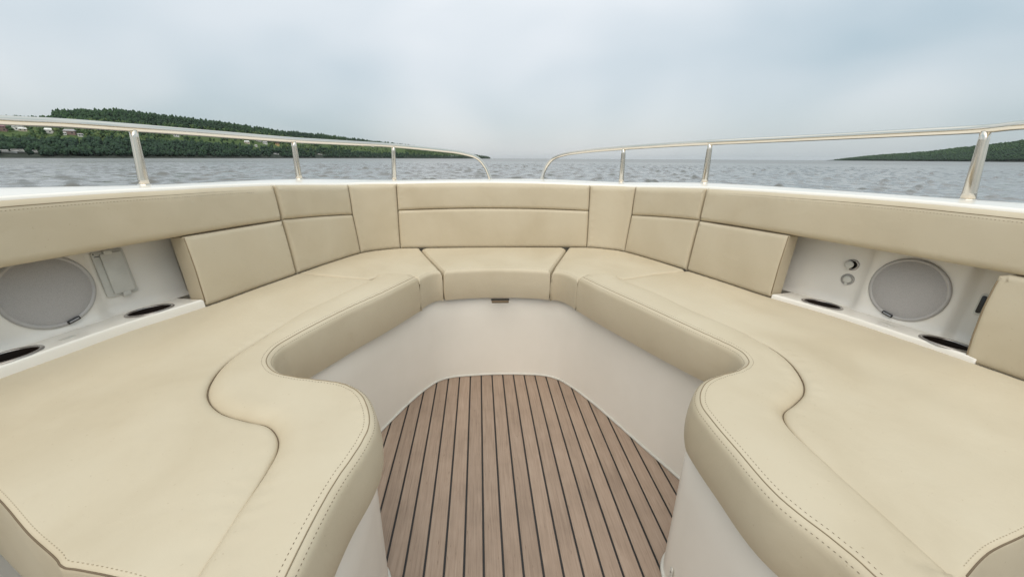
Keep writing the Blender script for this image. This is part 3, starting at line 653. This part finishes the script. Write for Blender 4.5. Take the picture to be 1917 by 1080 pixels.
# ================================================================== CUSHIONS: backrests
def bpx(*p, w=0.): return np.array([binv(x, y, w) for x, y in p])
def topline(s0, s1, dv=.004, n=24):
    s = np.linspace(s0, s1, n); return np.c_[s, vtop(s)+dv]
def botline(s0, s1, v=-.004, n=16):
    s = np.linspace(s0, s1, n); return np.c_[s, np.full(n, v)]
def bpanel(thing, name, runs, crown=.006, grid=.022, label=None, inset=.0006, wob=.0009):
    o, r_, d_, t_ = mixed(*runs); m_ = o.mean(0); sz = o.max(0)-o.min(0)
    p = Pad(o, r_, d_, t_, bm3, h0=lambda q: crown*np.clip(1-((q[:, 0]-m_[0])/sz[0]*1.7)**2, 0, 1)*np.clip(1-((q[:, 1]-m_[1])/sz[1]*1.7)**2, 0, 1), grid=grid, step=.008, inset=inset, wob=wob, cap=False)
    return thing.add(name, p.vf(), MV, label=label), p
TK = .045
def seam_shade_strip(thing, par, p, line, r_=.0010):
    q = resample(line, .006); thing.add('seam', tube(p.on(q, .0003), taper(q, r_, .03), 6), M_THREAD_SHADE, parent=par)  # dark brown cord stands for the thread and the shade in the crease
# bow backrest: corner and centre panels sewn into one
bw = Boat('bow_backrest', (0, 1.77, ZS), 'curved cream bow backrest sewn from split panels, under the pulpit rails', 'backrest')
sA, sB, sC = .898, .590, .4155               # outer end, side panel edge, centre panel edge (top)
mA, mB, mC = .188, .159, .163                # heights of the cross seam there
def cross(s0, s1, v0, v1, n=10, sag=0.): t = np.linspace(0, 1, n); return np.c_[s0+(s1-s0)*t, v0+(v1-v0)*t+sag*np.sin(math.pi*t)]
E_TOP, E_SEAM = (.022, .018), (.014, .010)
for sg, side in ((-1, 'left'), (1, 'right')):
    endA = lambda v: sg*(.896-.006*v/.3); 
    eB = [(sg*.5885, -.002), (sg*.590, .08), (sg*.592, mB), (sg*.590, .21), (sg*.589, float(vtop(.589))+.004)]; eB = np.array(eB)
    eA = np.array([(sg*.9005, -.002), (sg*.9005, .1), (sg*.9005, mA), (sg*.9008, .25), (sg*.901, float(vtop(.9))+.004)])
    xs = cross(sg*.9005, sg*.592, mA, mB, 14, .002)
    up = [(xs, *E_SEAM, TK), (eB[2:], *E_SEAM, TK), (topline(sg*.589, sg*.901), *E_TOP, TK), (eA[2:][::-1], .012, .011, TK)]
    lo = [(eA[:3], .012, .011, TK), (xs, *E_SEAM, TK), (eB[:3][::-1], *E_SEAM, TK), (botline(sg*.5885, sg*.9005), .016, .012, TK)]
    u, pu = bpanel(bw, 'upper_panel', up); l, pl_ = bpanel(bw, 'lower_panel', lo); seam_shade_strip(bw, l, pl_, xs[1:-1])
    eC = np.array([(sg*.4190, -.002), (sg*.4185, .08), (sg*.4170, mC), (sg*.4165, .22), (sg*.4155, float(vtop(.4155))+.004)])
    cn = [(eC, *E_SEAM, TK), (topline(sg*.4155, sg*.589), *E_TOP, TK), (eB[::-1], *E_SEAM, TK), (botline(sg*.5885, sg*.419), .016, .012, TK)]
    k, pk = bpanel(bw, 'corner_panel', cn, crown=.004); seam_shade_strip(bw, k, pk, eB[0:]); seam_shade_strip(bw, k, pk, eC)
xs = cross(-.417, .417, mC, mC, 30, .009)
eCl = np.array([(-.4190, -.002), (-.4185, .08), (-.4170, mC), (-.4165, .22), (-.4155, float(vtop(.4155))+.004)]); eCr = eCl*np.array([-1, 1])
u, pu = bpanel(bw, 'upper_panel', [(xs, *E_SEAM, TK), (eCr[2:], *E_SEAM, TK), (topline(.4155, -.4155), *E_TOP, TK), (eCl[2:][::-1], *E_SEAM, TK)], crown=.004)
l, pl_ = bpanel(bw, 'lower_panel', [(xs[::-1], *E_SEAM, TK), (eCl[:3][::-1], *E_SEAM, TK), (botline(-.419, .419), .016, .012, TK), (eCr[:3], *E_SEAM, TK)], crown=.006); seam_shade_strip(bw, l, pl_, xs[1:-1])
# side backrests with the open pocket beneath the upper pad
def side_back(sg, s_aft, blk_aft, label):
    t = Boat('side_backrest', bmap(sg*1.2, 0., 0.), label, 'backrest', 'padded side backrests')
    s_ = [.9045, 1.07, 1.225, 1.40, 1.55, 1.66, 1.8, 2.2, s_aft]; v_ = [.186, .191, .195, .194, .197, .199, .200, .203, .206]
    bot = catmull(np.c_[np.array(s_)*sg, v_], 5); tp = topline(sg*s_aft, sg*.9045, n=60)
    endF = np.array([(sg*.9045, float(vtop(.9045))+.004), (sg*.9045, .25), (sg*.9045, .20)])
    u, pu = bpanel(t, 'upper_pad', [(bot, .017, .014, .05), (tp, .026, .022, .05), (endF, .012, .011, .05)], crown=.006)
    L_ = offset_line(tp, .022 if inside(offset_line(tp, .022)[30][None], pu.P)[0] else -.022)
    t.add('stitching', dashes(pu.on(resample(L_[2:-2], .003), .0002), w=.0005), M_SEAM, parent=u, kind='stuff')
    d_ = -1 if inside(offset_line(tp, -.012)[30][None], pu.P)[0] else 1
    t.add('welt', tube(pu.on(resample(offset_line(tp, d_*.015)[2:-2], .008), .0002), taper(resample(offset_line(tp, d_*.015)[2:-2], .008), .0009, .5), 6), M_SEAM, parent=u)
    b_ = bot[(np.abs(bot[:, 0]) < 1.219)]; b2 = np.vstack([b_, [(sg*1.221, .1948)]])
    k, pk = bpanel(t, 'lower_pad', [(b2-np.array([0, .001]), .013, .010, .065), ([(sg*1.222, .15), (sg*1.222, .09), (sg*1.224, .0)], .008, .006, .065), (botline(sg*1.222, sg*.9045, -.004), .014, .010, .065), ([(sg*.9045, .06), (sg*.9045, .12), (sg*.9045, .17)], .012, .011, .065)], crown=.007)
    seam_shade_strip(t, k, pk, b2[1:-1]-np.array([0, .001]))
    t.add('edge_piping', tube(pk.on(np.array([(sg*1.2195, .19), (sg*1.2205, .15), (sg*1.2205, .10), (sg*1.2225, .01)]), .0006), .0014, 6), M_SEAM, parent=k)
    if blk_aft is not None:
        e = blk_aft; bb = bot[(np.abs(bot[:, 0]) > abs(e[0][0])+.01) & (np.abs(bot[:, 0]) < 2.1)]
        k, pk = bpanel(t, 'rear_lower_pad', [(bb-np.array([0, .001]), .013, .010, .07), ([(sg*2.1, .1)], .012, .01, .07), (botline(sg*2.1, e[-1][0]+.004*sg, -.004), .014, .010, .07), (e[::-1], .010, .008, .07)], crown=.006)
        t.add('edge_piping', tube(pk.on(resample(e+np.array([.003*sg, 0]), .01)[1:-1], .0008), .0016, 6), M_SEAM, parent=k); seam_shade_strip(t, k, pk, bb-np.array([0, .001]))
    return t
side_back(-1, 3.0, None, 'long cream side backrest over the pocket holding the white hatch')
eR = bpx((1868, 516), (1857, 536), (1838, 575), (1817, 630), (1803, 676))
side_back(1, 3.0, eR, 'long cream side backrest over the pocket with two round sockets')

# ================================================================== FITTINGS in the pockets
def speaker(s_, v_, r_, w_, label, bad_dir):
    O, ex, ey, ez = bframe(s_, v_, w_); t = Boat('speaker', O, label, 'speaker', 'round cockpit speakers')
    t.add('ring', lathe([(r_, -.002), (r_*1.03, .001), (r_*1.03, .004), (r_*1.0, .0065), (r_*.95, .007), (r_*.925, .0045)], O, ex, ey, ez, 64), M_FRAME)
    t.add('grille', lathe([(r_*.93, .0045), (r_*.85, .0068), (r_*.7, .0092), (r_*.5, .0112), (r_*.3, .0122), (r_*.12, .0127), (.0008, .0128)], O, ex, ey, ez, 64, True), MGR)
    bO = O-ey*r_*.93+ex*bad_dir*r_*.22+ez*.0085; a = bad_dir*.24; bx_ = ex*math.cos(a)+ey*math.sin(a); by_ = -ex*math.sin(a)+ey*math.cos(a)
    bd = t.add('badge', rbox(bO, bx_, by_, ez, .0125, .0042, .0012, .0005, .0012), M_BLACK)
    t.add('badge_print', rbox(bO+ez*.0013, bx_, by_, ez, .0095, .0016, .0003, .0001, .0006), M_SIL, parent=bd)
spL = binv(88, 543, -.105); spR = binv(1700, 540, -.105)
speaker(spL[0], spL[1]-.004, .083, -.1078, 'round grey speaker beside the white hatch in the left pocket', 1)
speaker(spR[0], spR[1]-.004, .081, -.1078, 'round grey speaker beside the two sockets in the right pocket', -1)
def cup(xy, label):
    s_, w_ = sw_of(xy); VSH = VSHS[1 if s_ > 0 else -1]; O, ex, ey, ez0 = bframe(s_, VSH, w_); ez = ey; ex2 = ex; ey2 = np.cross(ez, ex2); O = bmap(s_, VSH, w_)
    t = Boat('cup_holder', O-ez*.07, label, 'cup holder', 'recessed cup holders')
    t.add('rim', lathe([(.0440, .0), (.0445, .0022), (.047, .0034), (.0500, .0028), (.0515, .0006)], O, ex2, ey2, ez, 48), M_RING)
    t.add('cup', lathe([(.0442, .001), (.043, -.01), (.041, -.065), (.036, -.072), (.002, -.073)], O, ex2, ey2, ez, 48, True), M_CUP)
cup(cupL[0], 'recessed cup holder below the white hatch in the left pocket'); cup(cupL[1], 'recessed cup holder at the left edge of the picture, beyond the left speaker')
cup(cupR[0], 'recessed cup holder below the two round sockets in the right pocket'); cup(cupR[1], 'recessed cup holder half hidden by the rear pad of the right side')
for px, py, sg in ((126, 629, -1), (1665, 605, 1)):            # small moulded plates on the shelves
    s_, w_ = sw_of(seat((px, py), z=ZS+VSHS[sg])[0]); O, ex, ey, ez = bframe(s_, VSHS[sg], w_); hull.add('shelf_plate', rbox(O+ey*.0006, ex, -ez, ey, .013, .007, .0006, .0003, .002), M_WPL)
# white access hatch (left)
def hatch():
    q = bpx((176, 475), (232, 468), (250, 548), (200, 551), w=-.118); c = q.mean(0); O, ex, ey, ez = bframe(c[0], c[1], -.1225)
    hx = .5*abs(q[1][0]-q[0][0])*1.02+.004; hy = .5*abs((q[0][1]+q[1][1])/2-(q[2][1]+q[3][1])/2)+.004; hx = max(hx, .030)
    t = Boat('hatch', O, 'white plastic access hatch with hinged lid in the left pocket', 'hatch')
    t.add('frame', rbox(O+ez*.002, ex, ey, ez, hx, hy, .0028, .0012, .004), M_WPL)
    ld = t.add('lid', rbox(O+ez*.0075+ex*.004, ex, ey, ez, hx-.010, hy-.006, .0032, .0012, .004), M_WPL)
    t.add('latch', rbox(O+ez*.0085+ex*.006-ey*(hy-.001), ex, ey, ez, .0085, .006, .0026, .001, .0045), M_WPL, parent=ld)
    t.add('hinge', rbox(O+ez*.0085-ex*.001+ey*(hy-.004), ex, ey, ez, .0085, .005, .0024, .0008, .002), M_WPL, parent=ld)
    t.add('slot', rbox(O+ez*.0052-ex*(hx*.62)+ey*(hy-.011), ex, ey, ez, hx*.26, .0009, .0004, .0001, .0003), M_BLACK)
    t.add('slot', rbox(O+ez*.0052+ex*(hx*.66)+ey*(hy-.011), ex, ey, ez, hx*.2, .0009, .0004, .0001, .0003), M_BLACK)
    t.add('screw', lathe([(.0016, 0), (.0014, .0012), (.0003, .0013)], O-ex*(hx-.004)+ey*(hy-.004)+ez*.0047, ex, ey, ez, 10, True), M_BLACK)
hatch()
def socket(px, py, label, opened):
    q = binv(px, py, -.12); O, ex, ey, ez = bframe(q[0], q[1], -.124); t = Boat('socket', O, label, 'socket', 'round power sockets')
    t.add('flange', lathe([(.0165, -.001), (.0165, .002), (.0150, .0035), (.0118, .0040), (.0112, .0015)], O, ex, ey, ez, 32), M_GPL if not opened else M_RING)
    if opened: t.add('bore', lathe([(.0114, .003), (.0108, .0016), (.001, .0014)], O, ex, ey, ez, 28, True), M_BLACK)
    cO = O+ez*(.0075 if opened else .005)-ex*(.006 if opened else 0)
    cp = t.add('cap', lathe([(.0108, -.002), (.0112, .0), (.0105, .0020), (.007, .0028), (.0005, .0029)], cO, ex, ey, ez, 28, True), M_WPL)
    t.add('cap_tab', rbox(cO-ey*.0125+ez*.0005, ex, ey, ez, .0035, .004, .0012, .0004, .0016), M_WPL, parent=cp)
socket(1595, 496, 'upper of two round sockets, its white cap swung aside', True); socket(1586, 523, 'lower of two round sockets, its cap closed', False)
q = binv(1837, 570, -.12); O, ex, ey, ez = bframe(q[0], q[1], -.1205)
t = Boat('vent', O, 'narrow black slot vent beside the right rear pad', 'vent'); t.add('surround', rbox(O-ez*.001, ex, ey, ez, .0075, .026, .0015, .0006, .004), M_WPL); t.add('slot', rbox(O+ez*.0012, ex, ey, ez, .0042, .0215, .0012, .0004, .0035), M_BLACK)
# pull tab under the middle seat and small fittings on the seat base
O = np.array([.004, 1.396, .3475])
t = Boat('seat_latch', O, 'small dark pull latch under the middle bow seat', 'latch')
t.add('tab', rbox(O, np.array([1., 0, 0]), np.array([0, 0, 1.]), np.array([0, -1., 0]), .032, .0045, .004, .001, .003), M_THREAD_SHADE); t.add('plate', rbox(O+np.array([0, .006, .006]), np.array([1., 0, 0]), np.array([0, 0, 1.]), np.array([0, -1., 0]), .034, .003, .005, .001, .002), M_BLACK)
O = CB.atz(1239, 1055, .02); O = np.array([.3240, .565, .04])
t = Boat('trim_strip', O, 'small white corner trim at the foot of the right seat base', 'trim'); t.add('strip', rbox(O, np.array([0, 1., 0]), np.array([0, 0, 1.]), np.array([-1., 0, 0]), .0045, .03, .0016, .0006, .004), M_WPL); t.add('screw', lathe([(.002, 0), (.0017, .001), (.0003, .0011)], O+np.array([-.0016, 0, .02]), np.array([0, 1., 0]), np.array([0, 0, 1.]), np.array([-1., 0, 0]), 8, True), M_RING)

# ================================================================== RAILS
def rail(keys, pts, extra, label):
    t = Boat('grab_rail', feet[keys[-1]]-np.array([0, 0, .02]), label, 'rail', 'bow rails')
    P = [np.array(e) for e in extra]+[CB.aty(x, y, Y) for x, y, Y in pts]; path = resample(catmull(P, 14), .015)
    path = np.vstack([path, path[-1]+(path[-1]-path[-2])*1.6]); t.add('top_rail', tube(path, .0118, 16), MS)
    return t, path
def stanchion(t, foot, top, r0=.0135, r1=.0108):
    f = np.asarray(foot)-np.array([0, 0, .006]); d = (top-f); P = [f+d*k for k in np.linspace(0, 1, 9)]; rr = np.r_[r0*1.08, np.linspace(r0, r1, 7), r1*.97]
    s_ = t.add('stanchion', tube(P, rr, 14), MS); ez = np.array([0, 0, 1.]); 
    t.add('foot_flange', lathe([(.0185, -.008), (.0185, -.001), (.0172, .0008), (.015, .0016), (.0138, .003)], np.asarray(foot), np.array([1., 0, 0]), np.array([0, 1., 0]), ez, 24), MS, parent=s_)
tl, path = rail(['L3', 'L0'], [(0, 225, 1.14), (125, 231, 1.27), (248, 239.5, 1.39), (400, 251, 1.65), (549, 262.5, 1.95), (640, 267.5, 2.2), (736, 273, 2.5), (820, 281, 2.66), (865, 287, 2.73), (893, 296, 2.76), (908, 312, 2.765), (918, 335, 2.76)], [(-1.47, -.6, .97), (-1.42, .1, .965), (-1.31, .75, .955)], 'stainless bow rail on the left, in front of the wooded headland')
for k, (x, y, Y) in {'L3': (248, 239.5, 1.39), 'L2': (549, 262.5, 1.95), 'L1': (736, 273, 2.5)}.items(): stanchion(tl, feet[k], CB.aty(x, y, Y)-np.array([0, 0, .006]))
stanchion(tl, foot_curve(-2.2)+0, np.array([-1.405, .27, .96]))
tr, path = rail(['R3', 'R0'], [(1917, 234, .98), (1848, 241, 1.06), (1700, 249, 1.22), (1500, 259, 1.5), (1330, 267, 1.78), (1250, 271.5, 1.98), (1168, 277, 2.2), (1090, 284, 2.47), (1052, 290.5, 2.64), (1032, 300, 2.74), (1021, 315, 2.765), (1014, 335, 2.76)], [(1.50, -.7, .99), (1.47, .0, .985), (1.38, .62, .98)], 'stainless bow rail on the right, in front of the open water')
for k, (x, y, Y) in {'R3': (1848, 241, 1.06), 'R2': (1330, 267, 1.78), 'R1': (1168, 277, 2.2)}.items(): stanchion(tr, feet[k], CB.aty(x, y, Y)-np.array([0, 0, .006]), *((.0155, .0115) if k == 'R3' else (.0135, .0108)))
stanchion(tr, foot_curve(2.3)+0, np.array([1.45, .2, .98]))

# ================================================================== HOUSES and BOATS on the near shore
def mm(n, c, r=.8): return m_plain(n, c, r, var=.1, scale=.6)
HM = {'white': mm('white_wall', (.72, .70, .66)), 'cream': mm('cream_wall', (.55, .48, .38)), 'grey': mm('grey_wall', (.36, .35, .34)), 'brick': mm('brick_wall', (.24, .16, .14)), 'wood': mm('timber_wall', (.30, .20, .11)), 'yellow': mm('yellow_wall', (.58, .42, .18)),
      'rw': mm('pale_roof', (.75, .74, .70), .5), 'rg': mm('grey_roof', (.34, .33, .33), .6), 'rr': mm('plum_roof', (.22, .11, .12), .7), 'rb': mm('brown_roof', (.12, .055, .045), .7), 'glass': m_plain('house_glass', (.03, .035, .04), .15)}
def house(px, py, w, d, h, wall, roof, label, rise=.35, storeys=1):
    w *= .8; d *= .8; h *= .85; g = SHL.find(px, py); e = bpy.data.objects.new('house', None); COL.objects.link(e); e.location = g; e.rotation_euler = (0, 0, math.atan2(-g[0], g[1])+random.uniform(-.25, .25)); tag(e, label, 'house', 'houses on the near headland')
    X, Y, Z = np.eye(3); hw, hd = w/2, d/2
    link_mesh('wall', *rbox(np.array([0, 0, h/2-.6]), X, Y, Z, hw, hd, h/2+.6, .05, .1), HM[wall], False, e)
    ov = .45; rh = w*rise*.55; xs = hw+ov; ys = hd+ov; t = .22
    V = [(-xs, -ys, h), (xs, -ys, h), (xs, ys, h), (-xs, ys, h), (-xs*.75, 0, h+rh), (xs*.75, 0, h+rh)]; V += [(x, y, z-t) for x, y, z in V[:4]]
    F = [(0, 1, 5, 4), (2, 3, 4, 5), (1, 2, 5), (3, 0, 4), (0, 6, 7, 1), (1, 7, 8, 2), (2, 8, 9, 3), (3, 9, 6, 0), (9, 8, 7, 6)]
    rf = link_mesh('roof', V, F, HM[roof], False, e)
    link_mesh('chimney', *rbox(np.array([hw*.4, .3, h+rh*.8]), X, Y, Z, .35, .35, .9, .03, .05), HM['brick'], False, rf)
    nwin = max(2, int(w/3))
    for s_ in range(storeys):
        for k in range(nwin):
            link_mesh('window', *rbox(np.array([-hw+(k+.5)*w/nwin, -hd-.02, 1.5+s_*2.8]), X, Z, -Y, .55, .65, .05, .02, .03), HM['glass'], False, e)
house(8, 246, 9, 8, 5.5, 'brick', 'rr', 'plum-coloured house at the far left edge of the headland', .5, 2)
house(36, 244, 12, 9, 4.6, 'white', 'rw', 'wide white house with pale roof near the left edge of the headland', .3, 2)
house(46, 246, 8, 6, 3.0, 'cream', 'rw', 'low cream annex beside the wide white house')
house(98, 250, 12, 9, 4.2, 'white', 'rw', 'white house with bright pale roof standing alone below the left rail', .35)
house(134, 252, 11, 8, 4.2, 'brick', 'rg', 'brick house with grey roof right of the lone white house', .4)
house(123, 253, 4, 4, 2.6, 'white', 'rw', 'tiny white shed beside the brick house with grey roof')
house(153, 256, 5, 4, 2.8, 'white', 'rg', 'small white hut just right of the brick house')
house(331, 256, 7, 6, 3.0, 'white', 'rg', 'small pale house alone in the wood between two left stanchions')
house(463, 269, 9, 7, 3.4, 'cream', 'rw', 'cream house at the left end of the hillside cluster')
house(484, 265, 12, 8, 4.5, 'grey', 'rw', 'grey house with pale roof high in the hillside cluster', .4, 2)
house(497, 270, 9, 7, 3.6, 'white', 'rg', 'white house with grey roof in the middle of the hillside cluster')
house(480, 275, 4, 4, 2.6, 'white', 'rw', 'small white shed below the hillside cluster')
house(520, 273, 8, 7, 4.2, 'yellow', 'rb', 'ochre yellow house at the right end of the hillside cluster')
house(563, 268, 14, 9, 4.6, 'white', 'rw', 'long white house just right of the second left stanchion', .25)
house(574, 266, 9, 7, 4.4, 'wood', 'rb', 'timber house with dark brown roof under the left rail', .45)
house(610, 270, 10, 8, 3.6, 'cream', 'rw', 'pale cream house farther along the ridge under the left rail')
house(678, 274, 8, 7, 4.0, 'yellow', 'rw', 'pale yellow house near the third left stanchion')
house(697, 275, 13, 9, 4.2, 'white', 'rw', 'white house nearest the third left stanchion', .3)
def shore_boat(px, py, ln, label):
    ln *= 1.35; g = SHL.find(px, py); g[2] = max(g[2], .3); e = bpy.data.objects.new('beached_boat', None); COL.objects.link(e); e.location = g; e.rotation_euler = (0, 0, math.atan2(-g[0], g[1])+random.uniform(-.4, .4)); tag(e, label, 'boat', 'boats along the near shore')
    n = 13; x = np.linspace(-1, 1, n); wd_ = np.where(x < .2, 1, 1-((x-.2)/.8)**2)*ln*.16; V = []
    for a, b in zip(x, wd_): V += [(a*ln/2, -b, 1.5+.4*max(a, 0)), (a*ln/2, -b*.6, .2), (a*ln/2, 0, -.2), (a*ln/2, b*.6, .2), (a*ln/2, b, 1.5+.4*max(a, 0))]
    F = grid_faces(n, 5)+[(0, 1, 2, 3, 4)]; link_mesh('hull', V, F, HM['white'], True, e)
    X, Y, Z = np.eye(3); cb = link_mesh('cabin', *rbox(np.array([-ln*.08, 0, 2.0]), X, Y, Z, ln*.2, ln*.11, .8, .15, .3), HM['white'], True, e)
    link_mesh('windscreen', *rbox(np.array([-ln*.06, 0, 2.3]), X, Y, Z, ln*.185, ln*.113, .25, .03, .2), HM['glass'], True, cb)
for px, py, ln, lb in ((11, 287.3, 9, 'white boat leftmost on the strand'), (33, 286.5, 9, 'bright white boat in the middle of the left strand'), (45, 286.3, 7, 'white boat just right of the bright one on the strand'), (67, 288.2, 8, 'low pale boat lying at the right end of the strand'), (516, 290.2, 7, 'small pale boat at the foot of the headland left of the second stanchion'), (598, 290.6, 8, 'small pale boat at the foot of the headland right of the second stanchion'), (846, 292, 12, 'white boat moored off the tip of the headland'), (855, 292.2, 11, 'second white boat moored nearest the tip of the headland')):
    shore_boat(px, py, ln, lb)

# ================================================================== HAZE over the water
def haze():
    mt = bpy.data.materials.new('haze_air'); mt.use_nodes = True; t = mt.node_tree; t.nodes.clear(); o = t.nodes.new('ShaderNodeOutputMaterial'); v = t.nodes.new('ShaderNodeVolumePrincipled')
    v.inputs['Color'].default_value = (.93, .96, .98, 1); v.inputs['Density'].default_value = .00003; v.inputs['Anisotropy'].default_value = .2; t.links.new(v.outputs[0], o.inputs['Volume'])
    S_ = 27000; V = [(x, y, z) for z in (-6, 150) for x, y in ((-S_, -S_), (S_, -S_), (S_, S_), (-S_, S_))]
    F = [(3, 2, 1, 0), (4, 5, 6, 7), (0, 1, 5, 4), (1, 2, 6, 5), (2, 3, 7, 6), (3, 0, 4, 7)]
    h = link_mesh('haze', V, F, mt, False); tag(h, 'thin pale haze lying over the water and far shores', 'haze', kind='stuff')
haze()
